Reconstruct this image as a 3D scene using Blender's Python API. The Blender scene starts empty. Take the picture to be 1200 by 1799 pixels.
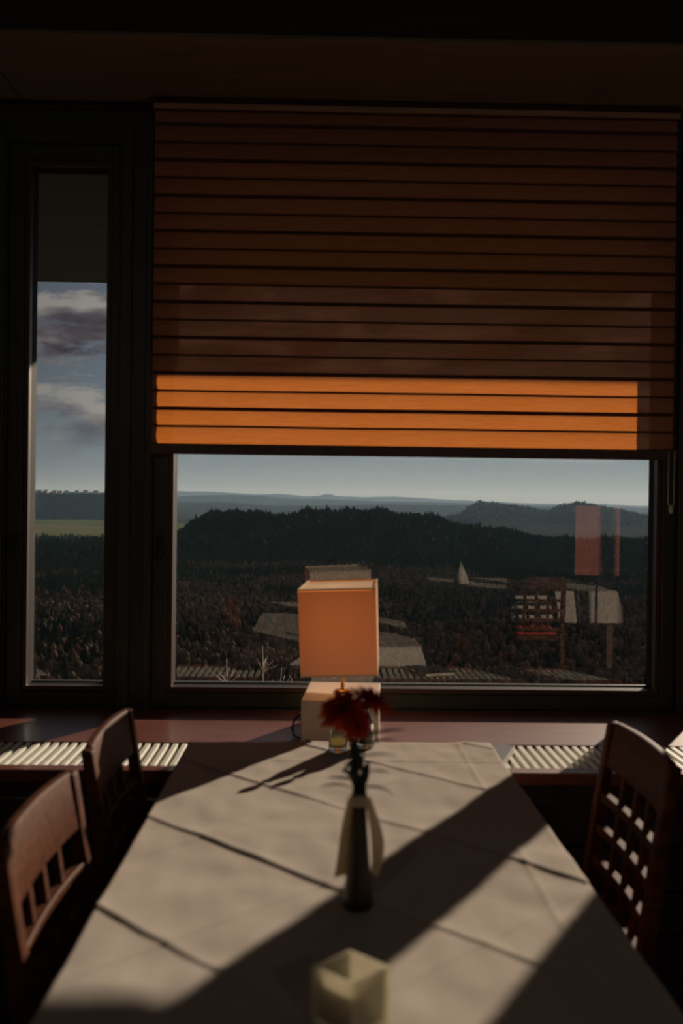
import bpy, bmesh, math, random
import numpy as np
from mathutils import Vector, Matrix, noise as mnoise

sc = bpy.context.scene
COL = sc.collection
R = math.radians

# ------------------------------------------------------------------ camera
cam_d = bpy.data.cameras.new('camera')
cam = bpy.data.objects.new('camera', cam_d)
COL.objects.link(cam)
cam_d.sensor_fit = 'HORIZONTAL'
cam_d.sensor_width = 24.0
cam_d.lens = 35.0                      # 1750 px on a 1200 px wide frame
cam_d.clip_end = 60000
cam.location = (0, 0, 1.40)
cam.matrix_world = (Matrix.Translation((0, 0, 1.40)) @ Matrix.Rotation(-R(1.15), 4, 'Z')
                    @ Matrix.Rotation(R(90 - .3), 4, 'X') @ Matrix.Rotation(R(.7), 4, 'Z'))
cam_d.dof.use_dof = True
cam_d.dof.focus_distance = 8.0
cam_d.dof.aperture_fstop = 3.2
sc.camera = cam

# ------------------------------------------------------------------ view
sc.view_settings.view_transform = 'Standard'
sc.view_settings.look = 'None'
sc.view_settings.gamma = 1.0
sc.view_settings.use_curve_mapping = False
sc.view_settings.exposure = 0.0
cy = sc.cycles
cy.use_denoising = True
cy.max_bounces = 8
cy.diffuse_bounces = 4
cy.glossy_bounces = 4
cy.transmission_bounces = 8
cy.transparent_max_bounces = 24
cy.volume_bounces = 0
cy.caustics_reflective = False
cy.caustics_refractive = False
cy.sample_clamp_indirect = 4.0

# ------------------------------------------------------------------ sun
SUN_AZ, SUN_EL = R(30.4), R(17.8)
sdir = Vector((math.sin(SUN_AZ) * math.cos(SUN_EL), math.cos(SUN_AZ) * math.cos(SUN_EL), math.sin(SUN_EL)))
sl = bpy.data.lights.new('sun', 'SUN')
sl.energy = 6.1
sl.color = (1.0, .80, .62)
sl.angle = R(.55)
so = bpy.data.objects.new('sun', sl)
COL.objects.link(so)
so.rotation_euler = sdir.to_track_quat('Z', 'Y').to_euler()

# ------------------------------------------------------------------ node helper
def newmat(name):
    m = bpy.data.materials.new(name)
    m.use_nodes = True
    nt = m.node_tree
    nt.nodes.clear()
    out = nt.nodes.new('ShaderNodeOutputMaterial')
    return m, nt, out

def nd(nt, typ, **kw):
    n = nt.nodes.new(typ)
    for k, v in kw.items():
        if k in n.inputs:
            n.inputs[k].default_value = v
        else:
            setattr(n, k, v)
    return n

def ramp(nt, fac, stops):
    r = nt.nodes.new('ShaderNodeValToRGB')
    e = r.color_ramp.elements
    while len(e) < len(stops):
        e.new(.5)
    for i, (p, c) in enumerate(stops):
        e[i].position = p
        e[i].color = (*c, 1) if len(c) == 3 else c
    nt.links.new(fac, r.inputs[0])
    return r.outputs[0]

def math_n(nt, op, a, b=None):
    n = nt.nodes.new('ShaderNodeMath')
    n.operation = op
    for i, v in enumerate((a, b)):
        if v is None:
            continue
        if isinstance(v, (int, float)):
            n.inputs[i].default_value = v
        else:
            nt.links.new(v, n.inputs[i])
    return n.outputs[0]

# ------------------------------------------------------------------ world: evening sky with clouds
CLX = 17.9                               # drift of the clouds
w = bpy.data.worlds.new('sky')
sc.world = w
w.use_nodes = True
nt = w.node_tree
nt.nodes.clear()
wo = nt.nodes.new('ShaderNodeOutputWorld')
bg = nt.nodes.new('ShaderNodeBackground')
tc = nt.nodes.new('ShaderNodeTexCoord')
sp = nt.nodes.new('ShaderNodeSeparateXYZ')
nt.links.new(tc.outputs['Generated'], sp.inputs[0])
zz = sp.outputs['Z']
base = ramp(nt, math_n(nt, 'MULTIPLY', math_n(nt, 'MAXIMUM', zz, 0.0), 2.0),
            [(0, (.30, .275, .24)), (.05, (.265, .28, .275)), (.12, (.20, .24, .265)), (.25, (.175, .205, .235)), (.5, (.13, .15, .19)), (1, (.05, .08, .14))])
cb = nt.nodes.new('ShaderNodeCombineXYZ')
nt.links.new(math_n(nt, 'ADD', math_n(nt, 'MULTIPLY', sp.outputs['X'], 12.0), CLX), cb.inputs[0]); nt.links.new(math_n(nt, 'MULTIPLY', sp.outputs['Y'], 13.0), cb.inputs[1]); nt.links.new(math_n(nt, 'ADD', math_n(nt, 'MULTIPLY', zz, 34.0), 0.0), cb.inputs[2])
n1 = nd(nt, 'ShaderNodeTexNoise', Scale=.80, Detail=10.0, Roughness=.60, Distortion=.2)
nt.links.new(cb.outputs[0], n1.inputs['Vector'])
# same clouds looked up a little lower: where there is cloud below, we see the underside
ofs = nd(nt, 'ShaderNodeVectorMath', operation='ADD')
ofs.inputs[1].default_value = (.25, 0, .55)
nt.links.new(cb.outputs[0], ofs.inputs[0])
n2 = nd(nt, 'ShaderNodeTexNoise', Scale=.80, Detail=8.0, Roughness=.54, Distortion=.2)
nt.links.new(ofs.outputs[0], n2.inputs['Vector'])
hi = ramp(nt, zz, [(.040, (0, 0, 0)), (.085, (1, 1, 1))])
cover = math_n(nt, 'MULTIPLY', ramp(nt, n1.outputs['Fac'], [(.44, (0, 0, 0)), (.52, (1, 1, 1))]), hi)
ccol = ramp(nt, n2.outputs['Fac'], [(.43, (.40, .37, .335)), (.49, (.25, .225, .21)), (.56, (.13, .108, .12)), (.64, (.075, .062, .075))])
mx = nd(nt, 'ShaderNodeMix', data_type='RGBA')
nt.links.new(cover, mx.inputs['Factor']); nt.links.new(base, mx.inputs['A']); nt.links.new(ccol, mx.inputs['B'])
# the sky brightens towards the sun's side
az = ramp(nt, math_n(nt, 'MULTIPLY', math_n(nt, 'ADD', sp.outputs['X'], 1.0), .5), [(.36, (.60, .59, .60)), (.42, (.86, .86, .88)), (.52, (1, 1, 1)), (.68, (1.0, 1.0, 1.0))])
mu = nd(nt, 'ShaderNodeMix', data_type='RGBA', blend_type='MULTIPLY'); mu.inputs['Factor'].default_value = 1.0
nt.links.new(mx.outputs['Result'], mu.inputs['A']); nt.links.new(az, mu.inputs['B'])
nt.links.new(mu.outputs['Result'], bg.inputs['Color'])
bg.inputs['Strength'].default_value = 1.12
nt.links.new(bg.outputs[0], wo.inputs['Surface'])

# ------------------------------------------------------------------ mesh helpers
class MB:
    def __init__(s):
        s.v = []; s.f = []; s.sm = []
    def add(s, vs, fs, smooth=False):
        o = len(s.v)
        s.v += [tuple(p) for p in vs]
        s.f += [tuple(i + o for i in q) for q in fs]
        s.sm += [smooth] * len(fs)
        return s
    def box(s, x0, x1, y0, y1, z0, z1, M=None):
        vs = [Vector(p) for p in ((x0, y0, z0), (x1, y0, z0), (x1, y1, z0), (x0, y1, z0), (x0, y0, z1), (x1, y0, z1), (x1, y1, z1), (x0, y1, z1))]
        if M is not None:
            vs = [M @ p for p in vs]
        return s.add(vs, [(0, 3, 2, 1), (4, 5, 6, 7), (0, 1, 5, 4), (1, 2, 6, 5), (2, 3, 7, 6), (3, 0, 4, 7)])
    def lathe(s, prof, c=(0, 0, 0), n=32, cap0=True, cap1=True, smooth=True):
        vs = []; fs = []
        for r, z in prof:
            for k in range(n):
                a = 2 * math.pi * k / n
                vs.append((c[0] + r * math.cos(a), c[1] + r * math.sin(a), c[2] + z))
        for i in range(len(prof) - 1):
            for k in range(n):
                k2 = (k + 1) % n
                fs.append((i * n + k, i * n + k2, (i + 1) * n + k2, (i + 1) * n + k))
        if cap0: fs.append(tuple(range(n - 1, -1, -1)))
        if cap1: fs.append(tuple((len(prof) - 1) * n + k for k in range(n)))
        return s.add(vs, fs, smooth)
    def tube(s, pts, rad, n=8, smooth=True):
        pts = [Vector(p) for p in pts]
        if isinstance(rad, (int, float)): rad = [rad] * len(pts)
        vs = []; fs = []
        up = Vector((0, 0, 1))
        for i, p in enumerate(pts):
            d = (pts[min(i + 1, len(pts) - 1)] - pts[max(i - 1, 0)]).normalized()
            a = d.cross(up if abs(d.z) < .95 else Vector((1, 0, 0))).normalized()
            b = d.cross(a)
            for k in range(n):
                t = 2 * math.pi * k / n
                vs.append(p + (a * math.cos(t) + b * math.sin(t)) * rad[i])
        for i in range(len(pts) - 1):
            for k in range(n):
                k2 = (k + 1) % n
                fs.append((i * n + k, (i + 1) * n + k, (i + 1) * n + k2, i * n + k2))
        fs.append(tuple(range(n))); fs.append(tuple((len(pts) - 1) * n + k for k in range(n - 1, -1, -1)))
        return s.add(vs, fs, smooth)
    def grid(s, fn, nu, nv, smooth=True):
        vs = [fn(i / nu, j / nv) for j in range(nv + 1) for i in range(nu + 1)]
        fs = [(j * (nu + 1) + i, j * (nu + 1) + i + 1, (j + 1) * (nu + 1) + i + 1, (j + 1) * (nu + 1) + i) for j in range(nv) for i in range(nu)]
        return s.add(vs, fs, smooth)
    def bent(s, fn, nu, smooth=True):
        """closed bar along u: fn(u) -> four corner points"""
        vs = []; fs = []
        for i in range(nu + 1):
            vs += list(fn(i / nu))
        for i in range(nu):
            for k in range(4):
                k2 = (k + 1) % 4
                fs.append((i * 4 + k, i * 4 + k2, (i + 1) * 4 + k2, (i + 1) * 4 + k))
        fs += [(3, 2, 1, 0), (nu * 4, nu * 4 + 1, nu * 4 + 2, nu * 4 + 3)]
        return s.add(vs, fs, smooth)
    def build(s, name, mat, parent=None, bevel=0, seg=2, solid=0):
        me = bpy.data.meshes.new(name)
        me.from_pydata([tuple(p) for p in s.v], [], s.f)
        me.polygons.foreach_set('use_smooth', s.sm)
        bm = bmesh.new(); bm.from_mesh(me)
        bmesh.ops.recalc_face_normals(bm, faces=bm.faces)
        bm.to_mesh(me); bm.free()
        o = bpy.data.objects.new(name, me)
        COL.objects.link(o)
        if mat: me.materials.append(mat)
        if parent is not None: o.parent = parent
        if solid:
            m = o.modifiers.new('thickness', 'SOLIDIFY'); m.thickness = solid; m.offset = 0
        if bevel:
            m = o.modifiers.new('bevel', 'BEVEL'); m.width = bevel; m.segments = seg; m.limit_method = 'ANGLE'; m.angle_limit = R(40)
            m.harden_normals = False
        return o

def tag(o, label=None, cat=None, group=None, kind=None):
    if label: o['label'] = label
    if cat: o['category'] = cat
    if group: o['group'] = group
    if kind: o['kind'] = kind
    return o

def empty(name, loc, rz=0.0):
    o = bpy.data.objects.new(name, None)
    o.location = loc; o.rotation_euler = (0, 0, rz); o.empty_display_size = .05
    COL.objects.link(o)
    return o

KIDS = {}
def copy_tree(o, parent=None):
    c = o.copy()
    COL.objects.link(c)
    if parent is not None: c.parent = parent
    for ch in list(o.children):
        copy_tree(ch, c)
    return c

def struct(o):
    o['kind'] = 'structure'
    return o

# ------------------------------------------------------------------ materials
def wood(name, c1, c2, rough=.4, scale=(1, 1, 14), coat=0.0, bump=.05, spec=.5):
    m, nt, out = newmat(name)
    b = nd(nt, 'ShaderNodeBsdfPrincipled', Roughness=rough)
    b.inputs['Coat Weight'].default_value = coat
    b.inputs['Coat Roughness'].default_value = .18
    b.inputs['Specular IOR Level'].default_value = spec
    tc = nt.nodes.new('ShaderNodeTexCoord')
    mp = nd(nt, 'ShaderNodeMapping', Scale=scale)
    nt.links.new(tc.outputs['Object'], mp.inputs[0])
    n = nd(nt, 'ShaderNodeTexNoise', Scale=4.0, Detail=8.0, Roughness=.6, Distortion=.6)
    nt.links.new(mp.outputs[0], n.inputs['Vector'])
    col = ramp(nt, n.outputs['Fac'], [(.3, c1), (.7, c2)])
    nt.links.new(col, b.inputs['Base Color'])
    bu = nd(nt, 'ShaderNodeBump', Strength=bump, Distance=.002)
    nt.links.new(n.outputs['Fac'], bu.inputs['Height']); nt.links.new(bu.outputs[0], b.inputs['Normal'])
    nt.links.new(b.outputs[0], out.inputs[0])
    return m

def plain(name, c, rough=.5, metal=0.0, spec=.5, trans=0.0, noise=0.0, ns=40, ior=1.45, coat=0):
    m, nt, out = newmat(name)
    b = nd(nt, 'ShaderNodeBsdfPrincipled', Roughness=rough, Metallic=metal, IOR=ior)
    b.inputs['Base Color'].default_value = (*c, 1)
    b.inputs['Specular IOR Level'].default_value = spec
    b.inputs['Transmission Weight'].default_value = trans
    b.inputs['Coat Weight'].default_value = coat
    tc = nt.nodes.new('ShaderNodeTexCoord')
    n = nd(nt, 'ShaderNodeTexNoise', Scale=ns, Detail=4.0)
    nt.links.new(tc.outputs['Object'], n.inputs['Vector'])
    k = noise
    col = ramp(nt, n.outputs['Fac'], [(.3, tuple(x * (1 - k) for x in c)), (.7, tuple(min(1, x * (1 + k)) for x in c))])
    nt.links.new(col, b.inputs['Base Color'])
    nt.links.new(b.outputs[0], out.inputs[0])
    return m

def fabric(name, refl, trans, mix=.5, weave=600.0, vary=.12, stretch=(1, 1, 1), vs=60.0, bump=.15):
    """thin cloth: diffuse + translucent, fine weave"""
    m, nt, out = newmat(name)
    d = nt.nodes.new('ShaderNodeBsdfDiffuse'); t = nt.nodes.new('ShaderNodeBsdfTranslucent')
    tc = nt.nodes.new('ShaderNodeTexCoord')
    mp = nd(nt, 'ShaderNodeMapping', Scale=stretch)
    nt.links.new(tc.outputs['Object'], mp.inputs[0])
    n = nd(nt, 'ShaderNodeTexNoise', Scale=vs, Detail=6.0, Roughness=.65)
    nt.links.new(mp.outputs[0], n.inputs['Vector'])
    for sh, c in ((d, refl), (t, trans)):
        col = ramp(nt, n.outputs['Fac'], [(.3, tuple(x * (1 - vary) for x in c)), (.7, tuple(min(1, x * (1 + vary)) for x in c))])
        nt.links.new(col, sh.inputs['Color'])
    bu = nd(nt, 'ShaderNodeBump', Strength=bump, Distance=.0006)
    nt.links.new(n.outputs['Fac'], bu.inputs['Height'])
    nt.links.new(bu.outputs[0], d.inputs['Normal'])
    ms = nt.nodes.new('ShaderNodeMixShader')
    ms.inputs[0].default_value = mix
    nt.links.new(d.outputs[0], ms.inputs[1]); nt.links.new(t.outputs[0], ms.inputs[2])
    nt.links.new(ms.outputs[0], out.inputs[0])
    return m

M = {}
M['frame'] = wood('dark_window_wood', (.022, .028, .021), (.036, .038, .028), .42, (14, 14, 1))
M['rebate_shade'] = plain('dark_rebate_shade', (.014, .014, .012), .7, spec=.15, noise=.1)  # near-black colour stands in for the shade behind the bead
M['bead'] = wood('brown_bead_wood', (.045, .020, .011), (.080, .036, .020), .4, (14, 14, 1))
M['sill'] = wood('red_brown_sill_wood', (.12, .030, .016), (.24, .062, .034), .45, (1.2, 14, 14), coat=.2)
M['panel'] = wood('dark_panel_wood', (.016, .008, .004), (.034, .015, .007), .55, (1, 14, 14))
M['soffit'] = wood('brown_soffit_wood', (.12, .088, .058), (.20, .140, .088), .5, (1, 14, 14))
M['eave'] = wood('dark_eave_boards', (.05, .042, .034), (.085, .07, .055), .7, (1, 10, 1))
M['strip'] = wood('light_brown_strip', (.30, .17, .10), (.42, .25, .15), .4, (1, 14, 14))
M['ceiling'] = wood('dark_ceiling_wood', (.045, .062, .050), (.065, .080, .065), .7, (1, 10, 1))
M['wall'] = plain('dark_plaster', (.34, .29, .23), .8, noise=.15, ns=6)
M['floor'] = wood('floor_wood', (.03, .016, .009), (.06, .03, .016), .4, (10, 1, 1))
M['chair'] = wood('mahogany', (.042, .012, .005), (.145, .041, .012), .60, (3, 3, 16), coat=.0, spec=.10)
M['chair2'] = wood('mahogany_grain_across', (.042, .012, .005), (.145, .041, .012), .60, (3, 16, 16), coat=.0, spec=.10)
M['table'] = wood('table_wood', (.08, .04, .02), (.14, .07, .04), .5)
M['slat'] = plain('cream_lacquered_aluminium', (.84, .82, .72), .45, noise=.05)
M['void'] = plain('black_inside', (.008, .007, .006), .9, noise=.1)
M['brass'] = plain('brass', (.62, .36, .14), .28, metal=1.0, noise=.06)
M['steel'] = plain('dull_steel', (.4, .38, .36), .35, metal=1.0, noise=.06)
M['black'] = plain('black_plastic', (.012, .012, .013), .35, noise=.1)
M['cream'] = plain('cream_plastic', (.72, .64, .50), .4, noise=.04)
M['box'] = plain('cream_lacquer', (.56, .42, .32), .55, noise=.05, ns=30)
M['cloth'] = fabric('white_cotton', (.68, .60, .53), (.5, .42, .35), .12, vary=.06, vs=260, bump=.25)
M['shade'] = fabric('orange_pleated_fabric', (.42, .18, .12), (.98, .265, .045), .34, vary=.22, stretch=(.25, 1, 8), vs=55, bump=.3)
_nt = M['shade'].node_tree                       # the weave is slightly open
_o = [n_ for n_ in _nt.nodes if n_.type == 'OUTPUT_MATERIAL'][0]
_src = _o.inputs[0].links[0].from_socket
_tr = _nt.nodes.new('ShaderNodeBsdfTransparent'); _tr.inputs['Color'].default_value = (1, .50, .34, 1)
_mx = _nt.nodes.new('ShaderNodeMixShader'); _mx.inputs[0].default_value = .06
_nt.links.new(_src, _mx.inputs[1]); _nt.links.new(_tr.outputs[0], _mx.inputs[2]); _nt.links.new(_mx.outputs[0], _o.inputs[0])
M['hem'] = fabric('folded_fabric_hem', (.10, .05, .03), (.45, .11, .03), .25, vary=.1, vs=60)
M['lamp'] = fabric('cream_lamp_fabric', (.74, .64, .50), (.84, .29, .052), .38, vary=.03, vs=180)
M['lamptop'] = fabric('cream_diffuser', (.74, .64, .52), (.7, .5, .3), .3, vary=.03, vs=180)
M['ribbon'] = fabric('cream_satin', (.86, .76, .56), (.86, .74, .50), .5, vary=.08, vs=120)
M['vase'] = plain('bronze_glaze', (.050, .038, .028), .38, metal=.6, noise=.2)
M['petal'] = fabric('red_petal', (.50, .055, .025), (.62, .07, .025), .4, vary=.3, vs=90)
M['flower_heart'] = plain('dark_flower_heart', (.12, .03, .012), .8, noise=.3, ns=200)
M['leaf'] = plain('dark_leaf', (.016, .026, .013), .5, noise=.3)
M['wax'] = plain('wax', (.75, .66, .50), .5, noise=.03)
M['cushion'] = plain('red_wool', (.80, .06, .03), .9, noise=.25, ns=120)
M['redboard'] = plain('orange_red_board', (.50, .13, .08), .6, noise=.05)
M['menu'] = plain('dark_menu_cover', (.05, .052, .058), .5, noise=.1)
M['paper'] = plain('paper', (.62, .54, .40), .8, noise=.05)
M['oil'] = plain('oil', (.55, .38, .10), .05, trans=1.0, noise=.03, ior=1.46)
M['seedmix'] = plain('dark_vinegar', (.05, .02, .012), .05, noise=.1)

m, nt, out = newmat('clear_glass')
g = nd(nt, 'ShaderNodeBsdfGlass', Roughness=0.0, IOR=1.48); g.inputs['Color'].default_value = (.95, .97, .95, 1)
nt.links.new(g.outputs[0], out.inputs[0]); M['glass'] = m

m, nt, out = newmat('frosted_glass')
g = nd(nt, 'ShaderNodeBsdfGlass', Roughness=.35, IOR=1.42); g.inputs['Color'].default_value = (.93, .92, .84, 1)
t = nt.nodes.new('ShaderNodeBsdfTranslucent'); t.inputs['Color'].default_value = (.88, .80, .62, 1)
d = nt.nodes.new('ShaderNodeBsdfDiffuse'); d.inputs['Color'].default_value = (.70, .66, .54, 1)
a1 = nt.nodes.new('ShaderNodeMixShader'); a1.inputs[0].default_value = .5
nt.links.new(d.outputs[0], a1.inputs[1]); nt.links.new(t.outputs[0], a1.inputs[2])
tc = nt.nodes.new('ShaderNodeTexCoord'); n = nd(nt, 'ShaderNodeTexNoise', Scale=60.0)
nt.links.new(tc.outputs['Object'], n.inputs['Vector'])
a2 = nt.nodes.new('ShaderNodeMixShader')
nt.links.new(ramp(nt, n.outputs['Fac'], [(.3, (.50, .50, .50)), (.7, (.68, .68, .68))]), a2.inputs[0])
nt.links.new(g.outputs[0], a2.inputs[1]); nt.links.new(a1.outputs[0], a2.inputs[2])
nt.links.new(a2.outputs[0], out.inputs[0]); M['frosted'] = m

# window glazing: clear, reflecting by Fresnel
m, nt, out = newmat('window_glazing')
tr = nt.nodes.new('ShaderNodeBsdfTransparent'); tr.inputs['Color'].default_value = (.96, .975, .97, 1)
gl = nt.nodes.new('ShaderNodeBsdfGlossy'); gl.inputs['Roughness'].default_value = 0.0
ge = nt.nodes.new('ShaderNodeNewGeometry')
dt = nd(nt, 'ShaderNodeVectorMath', operation='DOT_PRODUCT')
nt.links.new(ge.outputs['Normal'], dt.inputs[0]); nt.links.new(ge.outputs['Incoming'], dt.inputs[1])
cosn = math_n(nt, 'ABSOLUTE', dt.outputs['Value'])
F0 = .085                                       # each face of the double glazing
frv = math_n(nt, 'ADD', F0, math_n(nt, 'MULTIPLY', 1 - F0, math_n(nt, 'POWER', math_n(nt, 'SUBTRACT', 1.0, cosn), 5.0)))
ms = nt.nodes.new('ShaderNodeMixShader')
nt.links.new(frv, ms.inputs[0]); nt.links.new(tr.outputs[0], ms.inputs[1]); nt.links.new(gl.outputs[0], ms.inputs[2])
nt.links.new(ms.outputs[0], out.inputs[0]); M['pane'] = m

# ==================================================================== SETTING
XL, XR, YB, YW = -4.2, 3.6, -4.6, 3.54          # room extents; YW: room side of the window wall
ZC = 3.05
PZ0, PZ1 = .755, 2.592                          # glass opening, bottom and top
OUT = 3.63
FR = .07
# openings in the wall (glass x0, x1)
panes = [(-3.35, -1.287), (-1.037, -.768), (-.525, 1.198), (1.373, 1.623)]

def wall_with_holes(name, holes, x0, x1, z0, z1, y0, y1, mat):
    mb = MB()
    xs = sorted(holes)
    cur = x0
    for (a, b, c, d) in xs:
        mb.box(cur, a, y0, y1, z0, z1)
        mb.box(a, b, y0, y1, z0, c)
        mb.box(a, b, y0, y1, d, z1)
        cur = b
    mb.box(cur, x1, y0, y1, z0, z1)
    return struct(mb.build(name, mat))

holes = [(a - FR, b + FR, PZ0 - FR, PZ1 + FR) for a, b in panes]
wall_with_holes('wall_front', holes, XL - .1, XR + .1, 0, ZC + .1, YW - .03, 3.68, M['frame'])
struct(MB().box(XL - .12, XL, YB, YW, 0, ZC).build('wall_left', M['wall']))
struct(MB().box(XL - .12, XR + .12, YB - .12, YB, 0, ZC).build('wall_back', M['wall']))
# right wall opened for the added side window
SW = (1.15, 3.30, .80, 2.70)
mb = MB()
mb.box(XR, XR + .12, YB, SW[0], 0, ZC); mb.box(XR, XR + .12, SW[1], YW - .03, 0, ZC)
mb.box(XR, XR + .12, SW[0], SW[1], 0, SW[2]); mb.box(XR, XR + .12, SW[0], SW[1], SW[3], ZC)
struct(mb.build('wall_right', M['wall']))
struct(MB().box(XL - .12, XR + .12, YB - .12, 3.68, -.12, 0).build('floor', M['floor']))
struct(MB().box(XL - .12, XR + .12, YB - .12, 3.68, ZC, ZC + .12).build('ceiling', M['ceiling']))

# lowered box in front of the windows: wooden soffit boards, seams running to the wall
mb = MB()
for xa, xb in ((-4.2, -3.0), (-2.997, -2.0), (-1.997, -1.062), (-1.058, 1.6), (1.604, 3.6)):
    mb.box(xa, xb, 2.985, YW - .03, 2.80, 2.815)
struct(mb.build('trim_1', M['soffit'], bevel=.001, seg=1))
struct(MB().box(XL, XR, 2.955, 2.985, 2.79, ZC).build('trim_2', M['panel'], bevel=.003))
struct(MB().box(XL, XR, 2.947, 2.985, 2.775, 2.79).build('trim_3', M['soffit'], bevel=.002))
# cove strip between soffit and wall
struct(MB().box(XL, -.615, YW - .055, YW - .03, 2.775, 2.80).build('trim_4', M['panel'], bevel=.003))
# raised post mouldings between the windows
for i, (xa, xb) in enumerate(((-.712, -.672), (-.622, -.600), (1.262, 1.305), (-1.205, -1.115))):
    struct(MB().box(xa, xb, YW - .045, YW - .03, .66, 2.72).build('trim_%d' % (5 + i), M['frame'], bevel=.003))

def window(idx, x0, x1, y_front=YW - .015, handle=None):
    """sash with stepped profile round one pane; the glass edge is x0..x1 / PZ0..PZ1"""
    root = struct(empty('window_%d' % idx, ((x0 + x1) / 2, 3.60, PZ0 - FR)))
    ox, oy, oz = root.location
    def ring(mb, i, o, ya, yb):
        # i: inner offset from the glass edge, o: outer offset
        mb.box(x0 - o - ox, x0 - i - ox, ya - oy, yb - oy, PZ0 - o - oz, PZ1 + o - oz)
        mb.box(x1 + i - ox, x1 + o - ox, ya - oy, yb - oy, PZ0 - o - oz, PZ1 + o - oz)
        mb.box(x0 - i - ox, x1 + i - ox, ya - oy, yb - oy, PZ0 - o - oz, PZ0 - i - oz)
        mb.box(x0 - i - ox, x1 + i - ox, ya - oy, yb - oy, PZ1 + i - oz, PZ1 + o - oz)
    mb = MB(); ring(mb, .018, FR - .001, y_front, OUT)
    mb.build('sash_frame', M['frame'], root, bevel=.003)
    mb = MB(); ring(mb, 0, .018, y_front + .012, y_front + .045)
    mb.build('glazing_bead', M['bead'], root, bevel=.002)
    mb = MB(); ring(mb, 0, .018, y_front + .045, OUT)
    mb.build('shaded_rebate', M['rebate_shade'], root)  # rear of the rebate: its shade is put in as dark colour
    MB().box(x0 - .004 - ox, x1 + .004 - ox, 3.603 - oy, 3.609 - oy, PZ0 - .004 - oz, PZ1 + .004 - oz).build('glass_pane', M['pane'], root)
    # thin metal drip edge outside the bottom of the glass
    MB().box(x0 - ox, x1 - ox, 3.612 - oy, 3.626 - oy, PZ0 + .0005 - oz, PZ0 + .006 - oz).build('drip_strip', M['steel'], root)
    if handle:
        hx = handle - ox
        h = MB().box(hx - .012, hx + .012, y_front - .012 - oy, y_front - oy, 1.205 - oz, 1.285 - oz).build('handle_plate', M['black'], root, bevel=.003)
        MB().box(hx - .007, hx + .007, y_front - .045 - oy, y_front - .012 - oy, 1.222 - oz, 1.24 - oz).build('handle_stub', M['black'], h, bevel=.002)
    return root

window(1, *panes[0])
window(2, *panes[1], handle=-1.078)
window(3, *panes[2], handle=-.567)
window(4, *panes[3])
# added side window, unseen: lets sun onto the furniture mirrored in the panes
r5 = struct(empty('window_5', (XR + .06, (SW[0] + SW[1]) / 2, SW[2])))
oy = r5.location.y
mb = MB()
hw = (SW[1] - SW[0]) / 2; hh = SW[3] - SW[2]
mb.box(-.04, .04, -hw, -hw + .06, 0, hh); mb.box(-.04, .04, hw - .06, hw, 0, hh)
mb.box(-.04, .04, -hw + .06, hw - .06, 0, .06); mb.box(-.04, .04, -hw + .06, hw - .06, hh - .06, hh)
mb.box(-.035, .035, -.03, .03, .06, hh - .06)
mb.build('sash_frame', M['frame'], r5, bevel=.003)
MB().box(-.003, .003, -hw + .05, hw - .05, .05, hh - .05).build('glass_pane', M['pane'], r5)

# roof overhang outside
struct(MB().box(-6.5, 3.75, 3.70, 5.56, 2.625, 2.80).build('trim_9', M['eave'], bevel=.004))

# ------------------------------------------------------------------ sill with radiator grille
SZ = .68
sill = empty('radiator_window_sill', (0, 3.2, 0))
tag(sill, 'long red-brown wooden window sill with inset radiator grille below the windows', 'window sill')
def S(mb): return mb
def sbox(x0, x1, y0, y1, z0, z1): return MB().box(x0, x1, y0 - 3.2, y1 - 3.2, z0, z1)
sbox(XL, XR, 3.022, YW - .031, SZ - .03, SZ).build('back_board', M['sill'], sill, bevel=.002)
sbox(XL, XR, 2.700, 2.757, SZ - .035, SZ).build('front_edge', M['sill'], sill, bevel=.004)
mb = MB()
x = -2.2
while x < 2.3:
    mb.box(x, x + .0152, 2.757 - 3.2, 3.022 - 3.2, SZ - .026, SZ - .002)
    x += .0275
mb.build('radiator_grille', M['slat'], sill, bevel=.001, seg=1)
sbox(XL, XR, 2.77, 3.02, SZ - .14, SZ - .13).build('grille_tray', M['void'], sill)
mb = sbox(XL, XR, 2.74, 2.765, .0, .10)
z = .106
while z < SZ - .05:
    mb.box(XL, XR, 2.725 - 3.2, 2.755 - 3.2, z, min(z + .115, SZ - .036)); z += .123
mb.build('front_panelling', M['panel'], sill, bevel=.003)

# ------------------------------------------------------------------ pleated shade over the big window
SX0, SX1, SY = -.590, 1.224, 3.462
shade = empty('pleated_window_shade', ((SX0 + SX1) / 2, SY, 1.576))
tag(shade, 'orange pleated fabric shade pulled down over the upper half of the big window', 'window shade')
cxs = shade.location.x
W2 = (SX1 - SX0) / 2
prof = []
Z0 = 1.612 - 1.576; DZ = .0612
rnd = random.Random(4)
for k in range(19):
    za = Z0 + DZ * k; zb = Z0 + DZ * (k + 1)
    for t in (0, .06, .15, .3, .5, .7, .85, .94):
        bow = -.007 * math.sin(math.pi * t) ** .7
        prof.append((bow, za + t * (zb - za)))
prof.append((0, Z0 + DZ * 19))
def shade_fn(u, v):
    i = v * (len(prof) - 1); a = min(int(i), len(prof) - 2); f = i - a
    y = prof[a][0] * (1 - f) + prof[a + 1][0] * f
    z = prof[a][1] * (1 - f) + prof[a + 1][1] * f
    xx = -W2 + 2 * W2 * u
    wv = .0016 * mnoise.noise(Vector((xx * 2.2, z * 9, 3))) * (1 if 0 < v < 1 else 0)
    return (xx, y + wv, z + wv)
MB().grid(shade_fn, 40, len(prof) - 1).build('fabric', M['shade'], shade)
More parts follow.
